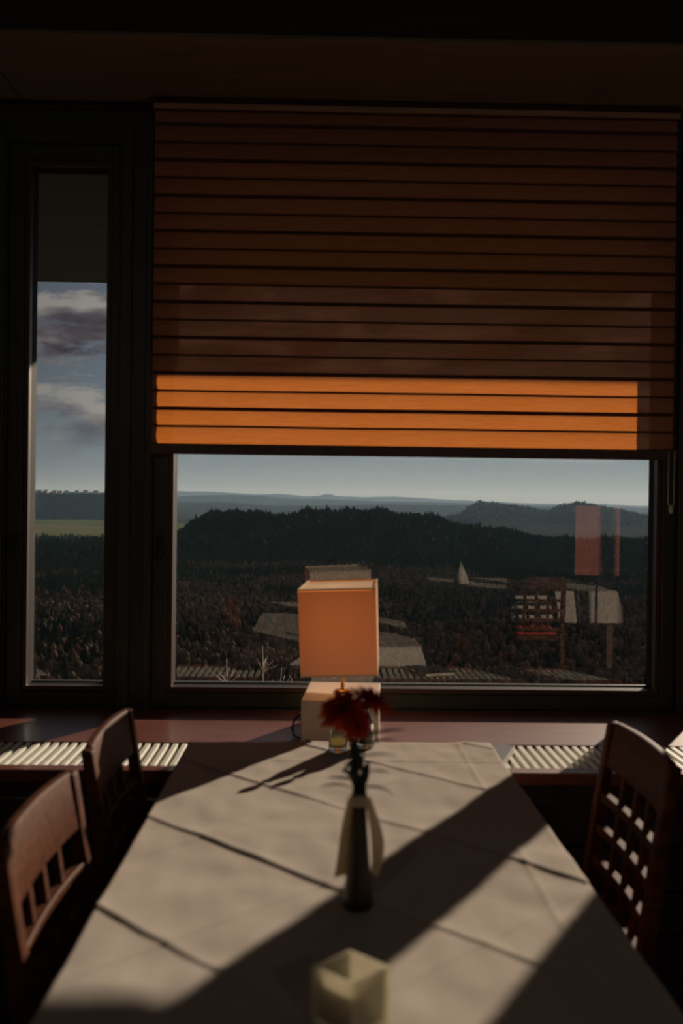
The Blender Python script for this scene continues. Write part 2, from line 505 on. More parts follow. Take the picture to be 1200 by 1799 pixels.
for k in range(1, 19):
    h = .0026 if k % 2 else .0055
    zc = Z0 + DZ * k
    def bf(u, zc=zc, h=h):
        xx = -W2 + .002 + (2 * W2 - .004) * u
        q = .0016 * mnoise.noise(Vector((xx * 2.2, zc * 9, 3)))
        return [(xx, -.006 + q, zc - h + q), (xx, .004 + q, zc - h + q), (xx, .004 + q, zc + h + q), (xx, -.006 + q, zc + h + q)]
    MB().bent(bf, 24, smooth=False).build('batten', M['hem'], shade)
MB().box(-W2 - .012, W2 + .012, -.011, .009, 0, .036).build('bottom_rail', M['bead'], shade, bevel=.004)
for sx in (-W2 - .014, W2 + .0):
    MB().box(sx, sx + .014, -.013, .011, -.003, .039).build('end_cap', M['cream'] if 0 else M['bead'], shade, bevel=.003)
MB().box(-W2 - .012, W2 + .012, -.03, .02, 2.757 - 1.576, 2.798 - 1.576).build('head_rail', M['bead'], shade, bevel=.004)
MB().box(-W2 + .0, W2 - .0, -.036, -.030, 2.757 - 1.576, 2.775 - 1.576).build('head_strip', M['strip'], shade, bevel=.001)
# pull chain on the right end
cpts = []
xc = 1.213 - cxs
for k in range(15):
    a = math.pi * k / 14
    cpts.append((xc + .010 * math.cos(math.pi + a), -.026, -.150 - .010 * math.sin(a)))
chain = [(xc - .010, -.026, .03)] + cpts + [(xc + .010, -.026, .03)]
pc = MB().tube(chain, .0016, 6).build('pull_chain', M['cream'], shade)
MB().lathe([(.003, 0), (.007, .006), (.0075, .018), (.004, .026), (.002, .030)], (xc, -.026, -.186), 12).build('chain_weight', M['cream'], pc)

# ==================================================================== TABLE + CLOTH
TX0, TX1, TY0, TY1, TZ = -.348, .463, .62, 2.687, .76
def make_table(x0, x1, y0, y1, label):
    t = empty('dining_table', ((x0 + x1) / 2, (y0 + y1) / 2, 0))
    tag(t, label, 'table')
    a, b = (x1 - x0) / 2 - .006, (y1 - y0) / 2 - .006
    MB().box(-a, a, -b, b, TZ - .030, TZ - .006).build('tabletop', M['table'], t, bevel=.003)
    mb = MB()
    mb.box(-a + .05, a - .05, -b + .05, -b + .07, TZ - .10, TZ - .031); mb.box(-a + .05, a - .05, b - .07, b - .05, TZ - .10, TZ - .031)
    mb.box(-a + .05, -a + .07, -b + .07, b - .07, TZ - .10, TZ - .031); mb.box(a - .07, a - .05, -b + .07, b - .07, TZ - .10, TZ - .031)
    mb.build('apron', M['table'], t, bevel=.002)
    for sx in (-1, 1):
        for sy in (-1, 1):
            lx, ly = sx * (a - .045), sy * (b - .045)
            def lf(u, lx=lx, ly=ly):
                r = .030 - .010 * u; z = (TZ - .101) * (1 - u)
                return [(lx - r, ly - r, z), (lx + r, ly - r, z), (lx + r, ly + r, z), (lx - r, ly + r, z)]
            MB().bent(lf, 2, smooth=False).build('leg', M['table'], t, bevel=.003)
    return t

def crease(s, wd=.007):
    return math.exp(-(s / wd) ** 2)
def cloth_h(x, y, seed):
    """fold creases at 45 degrees plus soft wrinkles, metres above the board"""
    s, t = x + y, y - x
    h = 0.0
    def fam(s, off, period, amp, along, a2, fade=.045):
        q = (s - off) / period
        k = math.floor(q + .5)
        dd = (q - k) * period
        m = .65 + .5 * mnoise.noise(Vector((k * 3.1 + seed, along * 1.3, a2)))
        # folded edge: the far layer stands proud and drops off towards the near side
        e = math.exp(-max(0, dd) / fade) * (1 / (1 + math.exp(-min(60, max(-60, dd / .0012)))))
        return amp * m * e
    h += fam(s, 1.685, .4625, .0050, t, 1.0)
    h += fam(t, 1.66, .4625, .0020, s, 5.0, .03)
    h += .0013 * crease(x - .375, .005) + .0013 * crease(y - 2.49, .005)
    h += .0042 * mnoise.noise(Vector((x * 4.0 + seed, y * 4.0, 0)))
    h += .0022 * mnoise.noise(Vector((x * 5 + y * 9, y * 5 - x * 9, seed)) )
    h += .0011 * mnoise.noise(Vector((x * 24, y * 11, seed + 7)))
    return h + .0042

def make_cloth(x0, x1, y0, y1, drop, step, seed, label, group=None):
    nx = int(round((x1 - x0) / step)); ny = int(round((y1 - y0) / step))
    nd_ = 12
    mb = MB(); vs = []
    xs = [(-1, k) for k in range(nd_, 0, -1)] + [(0, i) for i in range(nx + 1)] + [(1, k) for k in range(1, nd_ + 1)]
    ys = [(-1, k) for k in range(nd_, 0, -1)] + [(0, i) for i in range(ny + 1)] + [(1, k) for k in range(1, nd_ + 1)]
    for (sy, j) in ys:
        for (sx, i) in xs:
            px = x0 + (x1 - x0) * (i / nx) if sx == 0 else (x0 if sx < 0 else x1)
            py = y0 + (y1 - y0) * (j / ny) if sy == 0 else (y0 if sy < 0 else y1)
            kx = 0 if sx == 0 else i / nd_; ky = 0 if sy == 0 else j / nd_
            dn = max(kx, ky) * drop
            fl = .010 + .018 * (.5 + .5 * math.sin((px * 1.7 + py * 1.0) * 17 + seed))
            k = dn / drop
            outx = sx * fl * min(1, kx * 2) * k if sx else 0
            outy = sy * fl * min(1, ky * 2) * k if sy else 0
            if sx and sy:                                    # corner folds in
                outx += sx * .03 * min(kx, ky); outy += sy * .03 * min(kx, ky)
            rr = .004
            if sx: outx += sx * rr * min(1, kx * 6)
            if sy: outy += sy * rr * min(1, ky * 6)
            z = TZ - dn + (cloth_h(px, py, seed) if dn == 0 else .002 * (1 - k))
            vs.append((px + outx, py + outy, z))
    W = len(xs)
    fs = [(j * W + i, j * W + i + 1, (j + 1) * W + i + 1, (j + 1) * W + i) for j in range(len(ys) - 1) for i in range(W - 1)]
    cx_, cy_ = (x0 + x1) / 2, (y0 + y1) / 2
    mb.add([(a - cx_, b - cy_, c - TZ) for a, b, c in vs], fs, True)
    o = mb.build('tablecloth', M['cloth'])
    o.location = (cx_, cy_, TZ)
    tag(o, label, 'tablecloth', group)
    return o

make_table(TX0, TX1, TY0, TY1, 'long wooden dining table hidden under the creased white cloth, nearest the windows')
make_cloth(TX0, TX1, TY0, TY1, .20, .005, 0, 'creased white tablecloth in sun and shadow on the long table in the foreground')

# ==================================================================== CHAIRS
def make_chair(label, pad=None):
    t = empty('dining_chair', (0, 0, 0))
    tag(t, label, 'chair', None)
    H = .214
    def px(z): return -.205 - max(0, z - .44) * .115 - max(0, z - .44) ** 2 * .06
    def bow(y): return .013 * (1 - (y / H) ** 2)
    # top rail
    def rail(u):
        y = -H + .020 + (2 * H - .040) * u
        yy = max(-H, min(H, y))
        e = .004 * (1 - (y / (H + .012)) ** 2)
        zt, zb = .880 + e, .772
        b = bow(yy)
        return [(px(zb) - b - .011, y, zb), (px(zb) - b + .011, y, zb), (px(zt) - b + .009, y, zt), (px(zt) - b - .009, y, zt)]
    MB().bent(rail, 20).build('top_rail', M['chair2'], t, bevel=.004)
    for s in (-1, 1):
        def st(u, s=s):
            z = 0 + .878 * u
            if z < .44: xx = -.205 - .055 * ((.44 - z) / .44) ** 1.6
            else: xx = px(z)
            y0, y1 = s * (H - .024), s * (H + .014)
            wd = .0125 if z > .74 else .015
            return [(xx - wd, y0, z), (xx + wd, y0, z), (xx + wd, y1, z), (xx - wd, y1, z)]
        MB().bent(st, 14).build('rear_leg', M['chair'], t, bevel=.004)
        def fl(u, s=s):
            z = .43 * (1 - u); r = .019 - .005 * u
            y = s * (H - .015)
            return [(.185 - r, y - r, z), (.185 + r, y - r, z), (.185 + r, y + r, z), (.185 - r, y + r, z)]
        MB().bent(fl, 4).build('front_leg', M['chair'], t, bevel=.003)
    for k in (-1, 0, 1):
        yc = k * .090
        def up(u, yc=yc):
            z = .46 + .33 * u
            b = bow(yc)
            return [(px(z) - b - .006, yc - .011, z), (px(z) - b + .006, yc - .011, z), (px(z) - b + .006, yc + .011, z), (px(z) - b - .006, yc + .011, z)]
        MB().bent(up, 8, smooth=False).build('upright_slat', M['chair'], t, bevel=.002, seg=1)
    for z in (.470, .546, .622, .698):
        def cb(u, z=z):
            y = -H + .015 + (2 * H - .03) * u
            b = bow(y)
            return [(px(z) - b - .011, y, z - .011), (px(z) - b + .011, y, z - .011), (px(z) - b + .011, y, z + .011), (px(z) - b - .011, y, z + .011)]
        MB().bent(cb, 12, smooth=False).build('cross_slat', M['chair2'], t, bevel=.002, seg=1)
    mb = MB()
    mb.box(-.19, .20, -H - .002, -H + .018, .385, .432); mb.box(-.19, .20, H - .018, H + .002, .385, .432)
    mb.box(.182, .20, -H + .018, H - .018, .385, .432); mb.box(-.20, -.182, -H + .018, H - .018, .385, .432)
    mb.build('seat_frame', M['chair'], t, bevel=.003)
    def seat(u, v):
        a, b = 2 * u - 1, 2 * v - 1
        e = max(0, (1 - a ** 6) * (1 - b ** 6))
        return (.196 * a + .002, (H - .026) * b, .433 + .062 * e ** .4)
    MB().grid(seat, 24, 24).build('seat_cushion', pad or M['cushion'], t)
    return t

ch = make_chair('dark mahogany lattice-back chair left of the table, further one, nearest the windows')
ch.location = (-.222, 2.33, 0)
c2 = copy_tree(ch); c2.location = (-.218, 1.738, 0)
c2['label'] = 'dark mahogany lattice-back chair left of the table, nearer one with sunlit top rail'
c3 = copy_tree(ch); c3.location = (.460, 2.228, 0); c3.rotation_euler.z = math.pi
c3['label'] = 'dark mahogany lattice-back chair on the right side of the foreground table'
for c in (ch, c2, c3): c['group'] = 'lattice-back chairs at the foreground table'

# ==================================================================== LAMP AND ITS BOX
LR = R(-4.0)
px_, py_ = .075, 3.197
ped = empty('pedestal_box', (px_, py_, SZ), LR)
tag(ped, 'cream box on the sill under the square table lamp', 'box')
MB().box(-.119, .119, -.165, .165, 0, .127).build('body', M['box'], ped, bevel=.0025)
lamp = empty('table_lamp', (px_, py_, SZ + .127), LR)
tag(lamp, 'square orange-glowing table lamp with brass stem on the cream box before the window', 'lamp')
tilt = Matrix.Rotation(R(-2.2), 4, 'Y')
MB().lathe([(.026, 0), (.026, .004), (.023, .007), (.008, .009)], (0, 0, 0), 32).build('base_disc', M['brass'], lamp)
MB().tube([(0, 0, .006), (-.001, 0, .05), (-.006, 0, .16)], .0065, 16).build('stem', M['brass'], lamp)
sh = bpy.data.objects.new('lamp_shade', None)
hz0, hz1 = .083, .346
W0, W1, D0, D1 = .1165, .1185, .188, .190
mb = MB()
def shade_corners(wd, dp, z, ins=0):
    return [tilt @ Vector((a * (wd - ins), b * (dp - ins), z)) for a, b in ((-1, -1), (1, -1), (1, 1), (-1, 1))]
N = 10
vs = []; fs = []
for i in range(N + 1):
    u = i / N
    vs += shade_corners(W0 + (W1 - W0) * u, D0 + (D1 - D0) * u, hz0 + (hz1 - hz0) * u)
for i in range(N):
    for k in range(4):
        k2 = (k + 1) % 4
        fs.append((i * 4 + k, i * 4 + k2, (i + 1) * 4 + k2, (i + 1) * 4 + k))
mb.add(vs, fs)
lsh = mb.build('lamp_shade', M['lamp'], lamp)
mb = MB()
c = shade_corners(W1, D1, hz1 - .006, .006)
mb.add(c, [(0, 1, 2, 3)])
mb.build('top_diffuser', M['lamptop'], lsh)
for z, wd, dp in ((hz1, W1, D1), (hz0, W0, D0)):
    mb = MB()
    o_ = shade_corners(wd, dp, z, -.001); i_ = shade_corners(wd, dp, z, .005)
    o2 = shade_corners(wd, dp, z - .004, -.001); i2 = shade_corners(wd, dp, z - .004, .005)
    fs = []
    for k in range(4):
        k2 = (k + 1) % 4
        fs += [(k, k2, 4 + k2, 4 + k), (8 + k, 12 + k, 12 + k2, 8 + k2), (k, 8 + k, 8 + k2, k2), (4 + k, 4 + k2, 12 + k2, 12 + k)]
    mb.add(o_ + i_ + o2 + i2, fs)
    mb.build('rim', M['lamptop'], lsh)
m, nt, out = newmat('bulb_glow')
e = nd(nt, 'ShaderNodeEmission', Strength=3.0); e.inputs['Color'].default_value = (1, .62, .28, 1)
nt.links.new(e.outputs[0], out.inputs[0]); M['bulb'] = m
MB().lathe([(.006, 0), (.013, .014), (.0165, .03), (.013, .045), (.004, .054)], (-.006, 0, .165), 20).build('bulb', M['bulb'], lamp)
pl = bpy.data.lights.new('bulb_light', 'POINT'); pl.energy = .35; pl.color = (1, .66, .36); pl.shadow_soft_size = .02
plo = bpy.data.objects.new('bulb_light', pl); COL.objects.link(plo); plo.parent = lamp; plo.location = (-.03, -.01, .235)

cab = MB().tube([(px_ - .117, 3.15, SZ + .060), (px_ - .135, 3.14, SZ + .064), (px_ - .152, 3.13, SZ + .050), (px_ - .158, 3.12, SZ + .025), (px_ - .152, 3.10, SZ + .005),
                 (px_ - .10, 3.02, SZ + .005)], .0035, 8)
o = cab.build('power_cable', M['black']); tag(o, 'black power cable looping beside the cream lamp box', 'cable')
MB().tube([(px_ - .118, 3.15, SZ + .060), (px_ - .134, 3.141, SZ + .065)], [.005, .006], 10).build('plug_sleeve', M['cream'], o)

# ==================================================================== CRUETS
def cruet(x, y, liquid, label):
    t = empty('glass_cruet', (x, y, TZ + .006))
    tag(t, label, 'cruet', 'glass cruets on the table')
    outer = [(.022, 0), (.025, .004), (.0245, .010), (.0215, .06), (.020, .082), (.013, .092), (.010, .100), (.0125, .106)]
    inner = [(.0105, .106), (.0078, .099), (.011, .089), (.0175, .080), (.019, .06), (.0215, .014), (.020, .010)]
    MB().lathe(outer + inner, (0, 0, 0), 28).build('bottle', M['glass'], t)
    MB().lathe([(.0195, .0105), (.0210, .014), (.0205, .034), (.0203, .036)], (0, 0, 0), 24).build('liquid', liquid, t)
    MB().lathe([(.006, .098), (.0065, .107), (.0045, .112), (.011, .119), (.0135, .128), (.011, .137), (.004, .141)], (0, 0, 0), 24).build('stopper', M['glass'], t)
    return t
cruet(.050, 2.585, M['oil'], 'left glass cruet with round stopper and yellow oil, in front of the lamp box')
cruet(.122, 2.630, M['seedmix'], 'right glass cruet with round stopper and dark contents, half hidden by the flower')

# ==================================================================== VASE, FLOWER, RIBBON
VX, VY = .065, 1.575
vase = empty('bud_vase', (VX, VY, TZ + .006))
tag(vase, 'slender dark bronze cone vase in the middle of the table', 'vase')
MB().lathe([(.0215, 0), (.0235, .003), (.0232, .014), (.0200, .045), (.0160, .095), (.0125, .145), (.0105, .175), (.0112, .186),
            (.0095, .186), (.0085, .175), (.010, .15)], (0, 0, 0), 36).build('body', M['vase'], vase)

def leaf(base, d, up, L, wd, curl, n=10, cup=.15):
    d = Vector(d).normalized(); up = Vector(up); up = (up - d * up.dot(d)).normalized(); sd = d.cross(up)
    vs = []; fs = []
    for i in range(n + 1):
        t = i / n
        a = curl * t
        c = Vector(base) + d * (L * (math.sin(a) / a if abs(a) > 1e-4 and False else 1) * t * math.cos(a * .5)) - up * (L * t * math.sin(a * .5))
        wv = wd * .5 * math.sin(math.pi * min(1, t * .92 + .08)) ** .7
        for s, h in ((-1, 1), (0, 0), (1, 1)):
            vs.append(c + sd * wv * s + up * (cup * wv * h))
    for i in range(n):
        for k in range(2):
            fs.append((i * 3 + k, i * 3 + k + 1, (i + 1) * 3 + k + 1, (i + 1) * 3 + k))
    return vs, fs

rf = random.Random(11)
flw = empty('red_flower', (VX, VY, TZ + .006 + .15))
tag(flw, 'red frilly flowers with dark stems and leaves in the bronze vase', 'flower')
top = .036        # vase mouth above the flower origin
def bloom(c, rad, tiltv, n_l, parent):
    b = MB()
    ax = Vector(tiltv).normalized()
    q = Vector((0, 0, 1)).rotation_difference(ax)
    for ring in range(5):
        el = (.05, .30, .55, .85, 1.15)[ring]
        ln = rad * (1.0, .92, .8, .62, .42)[ring]
        for k in range(n_l - ring * 2):
            a = 2 * math.pi * (k + .5 * (ring % 2)) / (n_l - ring * 2) + rf.uniform(-.12, .12)
            e = el + rf.uniform(-.12, .12)
            d = q @ Vector((math.cos(a) * math.cos(e), math.sin(a) * math.cos(e), math.sin(e)))
            vs, fs = leaf(Vector(c) + d * .004, d, ax, ln * rf.uniform(.85, 1.1), ln * .36, rf.uniform(.0, .7), 6, .3)
            b.add(vs, fs, True)
    o = b.build('bloom', M['petal'], parent)
    h = MB().lathe([(.002, -.014), (.007, -.010), (.010, 0), (.007, .006), (.002, .009)], (0, 0, 0), 14)
    h.v = [tuple(q @ Vector(p) + Vector(c)) for p in h.v]
    h.build('flower_heart', M['leaf'], o)
    return o
O = .91  # flower origin z: TZ+.156
def fl(x, z, y=VY): return (x - VX, y - VY, z - (TZ + .156))
heads = [(fl(.036, 1.078), .040, (-.35, -.5, .8), 16), (fl(.082, 1.090, 1.585), .038, (.45, -.1, .9), 15), (fl(.058, 1.060, 1.555), .026, (0, -.9, .3), 13)]
for c, r_, tv, n_ in heads:
    bloom(c, r_, tv, n_, flw)
# stems
for c, r_, tv, n_ in heads:
    p0 = Vector((rf.uniform(-.003, .003), rf.uniform(-.003, .003), -.09)); p3 = Vector(c)
    p1 = Vector((p0.x, p0.y, top + .01)); p2 = Vector((p3.x * .5, p3.y * .5, (p3.z + top) / 2 + .01))
    pts = []
    for i in range(13):
        t = i / 12
        pts.append(p0 * (1 - t) ** 3 + p1 * 3 * t * (1 - t) ** 2 + p2 * 3 * t * t * (1 - t) + p3 * t ** 3)
    MB().tube(pts, .0021, 6).build('stem', M['leaf'], flw)
lv = MB()
specs = [((0, 0, top - .004), (-.7, -.2, .55), .062, .012, .9), ((0, 0, top + .0), (.75, .0, .35), .058, .011, 1.3), ((0, 0, top + .012), (-.85, .1, .25), .050, .013, .4),
         ((.002, 0, top + .02), (.6, -.3, .6), .050, .010, 1.0), ((0, 0, top), (.1, -.7, .5), .045, .011, 1.2), ((0, .0, top + .006), (-.4, .6, .6), .05, .012, .8),
         ((.0, 0, top + .028), (-.55, -.2, .7), .045, .010, .9), ((.004, 0, top + .052), (.85, .1, .22), .055, .009, .5), ((0, 0, top + .058), (-.6, -.2, -.5), .040, .012, .3),
         ((.01, 0, top + .085), (.95, .1, .28), .062, .016, .3), ((.01, 0, top + .07), (.9, .2, .4), .050, .014, .6), ((0, 0, top - .006), (-.25, -.3, .9), .05, .012, .5),
         ((0, 0, top - .006), (.3, .2, .9), .05, .012, .5), ((0, 0, top + .03), (-.2, -.1, .9), .05, .014, .4)]
for b_, d_, L_, w_, cu in specs:
    vs, fs = leaf(b_, d_, (0, 0, 1) if abs(d_[2]) < .8 else (0, -1, 0), L_ * 1.08, w_ * 1.25, cu, 8)
    MB().add(vs, fs, True).build('leaf', M['leaf'], flw)

rib = empty('satin_ribbon', (VX, VY, TZ + .18))
tag(rib, 'cream ribbon tied round the vase neck with two hanging tails', 'ribbon')
MB().lathe([(.0122, -.012), (.0140, -.006), (.0140, .002), (.0118, .006)], (0, 0, 0), 24, False, False).build('knot_band', M['ribbon'], rib)
def tail(side):
    b = MB()
    def f(u, v):
        # v: down the tail
        z = -.004 - .128 * v
        if side < 0:
            xc = -.013 - .013 * v ** .8; wd = .008 + .020 * v
        else:
            xc = .014 + .022 * math.sin(math.pi * min(1, v * .62) ) * .9 - .010 * max(0, v - .55); wd = .011 + .010 * math.sin(math.pi * v)
        tw = .6 * math.sin(v * 3.0 + side)
        o_ = (u - .5) * wd
        return (xc + o_ * math.cos(tw), .010 + .010 * v + o_ * math.sin(tw), z)
    return b.grid(f, 4, 20)
tail(-1).build('ribbon_tail', M['ribbon'], rib, solid=.0004)
tail(1).build('ribbon_tail', M['ribbon'], rib, solid=.0004)

# ==================================================================== CANDLE GLASS in front
cg = empty('candle_glass', (.043, 1.215, TZ + .008), R(45 + 1))
tag(cg, 'square frosted candle glass standing on the near end of the table', 'candle holder')
mb = MB()
hw_, ht, tk = .0345, .070, .006
def sq(r, z): return [(-r, -r, z), (r, -r, z), (r, r, z), (-r, r, z)]
rings = [sq(hw_ - .001, 0), sq(hw_, .002), sq(hw_, ht), sq(hw_ - tk, ht), sq(hw_ - tk, .008)]
vs = [p for r_ in rings for p in r_]; fs = [(3, 2, 1, 0), (16, 17, 18, 19)]
for i in range(4):
    for k in range(4):
        k2 = (k + 1) % 4
        fs.append((i * 4 + k, i * 4 + k2, (i + 1) * 4 + k2, (i + 1) * 4 + k))
mb.add(vs, fs)
mb.build('glass_body', M['frosted'], cg, bevel=.0015)
cd = MB().lathe([(.019, .0085), (.0195, .010), (.0195, .024), (.017, .0235)], (0, 0, 0), 28).build('tealight', M['wax'], cg)
MB().tube([(0, 0, .023), (.0006, 0, .030)], .0007, 6).build('wick', M['black'], cd)

# menu booklet on the sill
mn = empty('menu_booklet', (.481, 2.869, SZ + .001), R(-20))
tag(mn, 'dark covered booklet with cream page edges lying on the sill behind the table corner', 'booklet')
MB().box(-.067, .069, -.104, .104, .002, .013).build('pages', M['paper'], mn)
MB().box(-.07, .07, -.106, .106, .013, .0155).build('cover', M['menu'], mn, bevel=.0006, seg=1)
MB().box(-.07, .07, -.106, .106, 0, .002).build('back_cover', M['menu'], mn, bevel=.0006, seg=1)

# ==================================================================== ROOM BEHIND THE CAMERA (seen as reflections)
def set_table(x0, x1, y0, y1, seed, la, lb):
    make_table(x0, x1, y0, y1, la)
    make_cloth(x0, x1, y0, y1, .24, .02, seed, lb)
set_table(.95, 2.32, -1.9, -.52, 3, 'wooden dining table reflected at the right, under its own white cloth', 'white tablecloth of the sunlit table reflected at the right of the pane')
c4 = copy_tree(ch); c4.location = (1.66, -.66, 0); c4.rotation_euler.z = -math.pi / 2
c4['label'] = 'lattice-back chair reflected at the right of the pane, before a sunlit cloth'
c4['group'] = 'lattice-back chairs behind the camera'
def napkin(x, y, label):
    mb = MB(); n = 24; vs = [(0, 0, .19)]
    for k in range(n):
        a = 2 * math.pi * k / n; r = .066 * (1 + .16 * math.cos(3 * a))
        vs.append((r * math.cos(a), r * math.sin(a), 0))
    mb.add(vs, [(0, 1 + k, 1 + (k + 1) % n) for k in range(n)], True)
    o = mb.build('folded_napkin', M['cloth'], solid=.002); o.location = (x, y, TZ + .008)
    tag(o, label, 'napkin')
napkin(1.18, -1.15, 'white cone-folded napkin reflected above and right of the lamp')
ms_ = empty('menu_stand', (2.10, -.33, 0), R(10))
tag(ms_, 'red menu stand reflected as a faint red rectangle near the right edge of the pane', 'menu stand')
MB().lathe([(.14, 0), (.14, .012), (.02, .022)], (0, 0, 0), 32).build('base', M['black'], ms_)
MB().tube([(0, 0, .02), (0, 0, .92)], .011, 12).build('post', M['black'], ms_)
MB().box(-.165, .165, -.012, .012, .90, 1.43).build('panel', M['redboard'], ms_, bevel=.003)
# two globe lamps, out of view, added at the back as soft room fill
m, nt, out = newmat('fill_lamp_glow')
e = nd(nt, 'ShaderNodeEmission', Strength=1.6); e.inputs['Color'].default_value = (1, .80, .58, 1)
nt.links.new(e.outputs[0], out.inputs[0]); M['opal'] = m
for gx, lb in ((-1.3, 'round opal fill lamp added at the back of the room, left one'), (1.5, 'round opal fill lamp added at the back of the room, right one')):
    g = empty('added_fill_lamp', (gx, -2.6, ZC))
    tag(g, lb, 'ceiling lamp')
    MB().lathe([(.07, -.012), (.07, -.0005)], (0, 0, 0), 28).build('canopy', M['brass'], g)
    MB().lathe([(.03, -.19), (.09, -.17), (.11, -.12), (.10, -.06), (.05, -.014)], (0, 0, 0), 28).build('globe', M['opal'], g)
    gl_ = bpy.data.lights.new('fill_light', 'POINT'); gl_.energy = 8.5; gl_.color = (1, .92, .82); gl_.shadow_soft_size = .11
    go = bpy.data.objects.new('fill_light', gl_); COL.objects.link(go); go.parent = g; go.location = (0, 0, -.32)
# ==================================================================== OUTSIDE
m, nt, out = newmat('forest_floor')
b = nd(nt, 'ShaderNodeBsdfDiffuse')
geo = nt.nodes.new('ShaderNodeNewGeometry')
mp = nd(nt, 'ShaderNodeMapping', Scale=(.01, .01, .01)); nt.links.new(geo.outputs['Position'], mp.inputs[0])
n = nd(nt, 'ShaderNodeTexNoise', Scale=1.2, Detail=8.0, Roughness=.6); nt.links.new(mp.outputs[0], n.inputs['Vector'])
nt.links.new(ramp(nt, n.outputs['Fac'], [(.35, (.018, .022, .014)), (.55, (.035, .032, .022)), (.75, (.06, .05, .035))]), b.inputs['Color'])
nt.links.new(b.outputs[0], out.inputs[0]); M['ground'] = m

m, nt, out = newmat('farmland')
b = nd(nt, 'ShaderNodeBsdfDiffuse')
geo = nt.nodes.new('ShaderNodeNewGeometry')
mp = nd(nt, 'ShaderNodeMapping', Scale=(.0012, .0030, .001)); nt.links.new(geo.outputs['Position'], mp.inputs[0])
n = nd(nt, 'ShaderNodeTexVoronoi', Scale=1.4); nt.links.new(mp.outputs[0], n.inputs['Vector'])
n2 = nd(nt, 'ShaderNodeTexNoise', Scale=9.0, Detail=5.0); nt.links.new(mp.outputs[0], n2.inputs['Vector'])
sep = nt.nodes.new('ShaderNodeSeparateColor'); nt.links.new(n.outputs['Color'], sep.inputs[0])
mm = math_n(nt, 'ADD', math_n(nt, 'MULTIPLY', sep.outputs[0], .6), math_n(nt, 'MULTIPLY', n2.outputs['Fac'], .4))
nt.links.new(ramp(nt, mm, [(.2, (.075, .10, .035)), (.5, (.10, .12, .045)), (.8, (.17, .14, .085))]), b.inputs['Color'])
nt.links.new(b.outputs[0], out.inputs[0]); M['field'] = m

def foliage(name, inst):
    m, nt, out = newmat(name)
    d = nt.nodes.new('ShaderNodeBsdfDiffuse'); t = nt.nodes.new('ShaderNodeBsdfTranslucent')
    if inst:
        a = nt.nodes.new('ShaderNodeObjectInfo'); rv = a.outputs['Random']
    else:
        a = nt.nodes.new('ShaderNodeAttribute'); a.attribute_name = 'tint'; rv = a.outputs['Fac']
    g = nt.nodes.new('ShaderNodeNewGeometry')
    n = nd(nt, 'ShaderNodeTexNoise', Scale=.9, Detail=3.0); nt.links.new(g.outputs['Position'], n.inputs['Vector'])
    v = math_n(nt, 'ADD', rv, math_n(nt, 'MULTIPLY', math_n(nt, 'SUBTRACT', n.outputs['Fac'], .5), .35))
    col = (ramp(nt, v, [(0, (.012, .022, .012)), (.45, (.022, .034, .018)), (.56, (.085, .055, .038)), (.8, (.135, .082, .058)), (1, (.18, .135, .10))]))
    nt.links.new(col, d.inputs['Color']); nt.links.new(col, t.inputs['Color'])
    ms = nt.nodes.new('ShaderNodeMixShader'); ms.inputs[0].default_value = .3
    nt.links.new(d.outputs[0], ms.inputs[1]); nt.links.new(t.outputs[0], ms.inputs[2]); nt.links.new(ms.outputs[0], out.inputs[0])
    return m
M['conifer'] = plain('conifer_green', (.016, .027, .015), .9, noise=.4, ns=.9, spec=.1)
M['broad'] = plain('bare_brown_crown', (.105, .070, .050), .9, noise=.45, ns=.7, spec=.1)
M['forest'] = foliage('forest_foliage', False)
M['bark'] = plain('bark', (.06, .045, .035), .9, noise=.3)
M['twig'] = plain('pale_twig', (.60, .50, .38), .7, noise=.3, ns=90)
M['bud'] = plain('reddish_buds', (.30, .12, .07), .7, noise=.3, ns=90)

rg = np.random.default_rng(5)
# value noise for the terrain
_perm = rg.random((256, 256))
def vnoise(x, y):
    xi = np.floor(x).astype(int); yi = np.floor(y).astype(int)
    fx = x - xi; fy = y - yi
    fx = fx * fx * (3 - 2 * fx); fy = fy * fy * (3 - 2 * fy)
    g = lambda a, b: _perm[a % 256, b % 256]
    return (g(xi, yi) * (1 - fx) + g(xi + 1, yi) * fx) * (1 - fy) + (g(xi, yi + 1) * (1 - fx) + g(xi + 1, yi + 1) * fx) * fy
def sstep(a, b, x):
    t = np.clip((x - a) / (b - a), 0, 1); return t * t * (3 - 2 * t)
GZ = -118.0
def prof_i(pts, x):
    return np.interp(x, [p[0] for p in pts], [p[1] for p in pts])
RIDGE = [(-1500, -118), (-700, -114), (-508, -108), (-400, -96), (-354, -80), (-310, -52), (-269, -30), (-184, -23), (-88, -33), (-24, -21), (137, -19), (202, -24), (288, -33), (343, -56), (461, -68), (570, -84), (678, -82), (798, -86), (967, -92), (1600, -100)]
HILLS = [(0, -118), (426, -90), (646, -60), (769, -36), (819, 5), (870, 36), (930, 26), (993, 22), (1120, 10), (1253, -20), (1320, 14), (1420, 36), (1522, 24), (1659, -4), (1790, -30), (2010, -65), (3000, -100)]
MESA = [(-4000, 40), (-1796, 49), (-1607, 57), (-1417, 53), (-1195, 52), (-1125, 10), (-1004, -60), (-800, -110)]
R1 = [(-6000, -10), (-1868, -10), (-1256, 6), (180, 30), (1211, 24), (2924, -10), (6000, -20)]
R2 = [(-9000, 40), (-2700, 56), (-1815, 78), (-854, 110), (259, 84), (1749, 59), (4223, 30), (9000, 20)]
R3 = [(-12000, 180), (-4155, 195), (-2794, 235), (-1314, 208), (-288, 200), (-60, 215), (111, 265), (280, 218), (512, 206), (1542, 200), (2690, 148), (6496, 103), (12000, 60)]
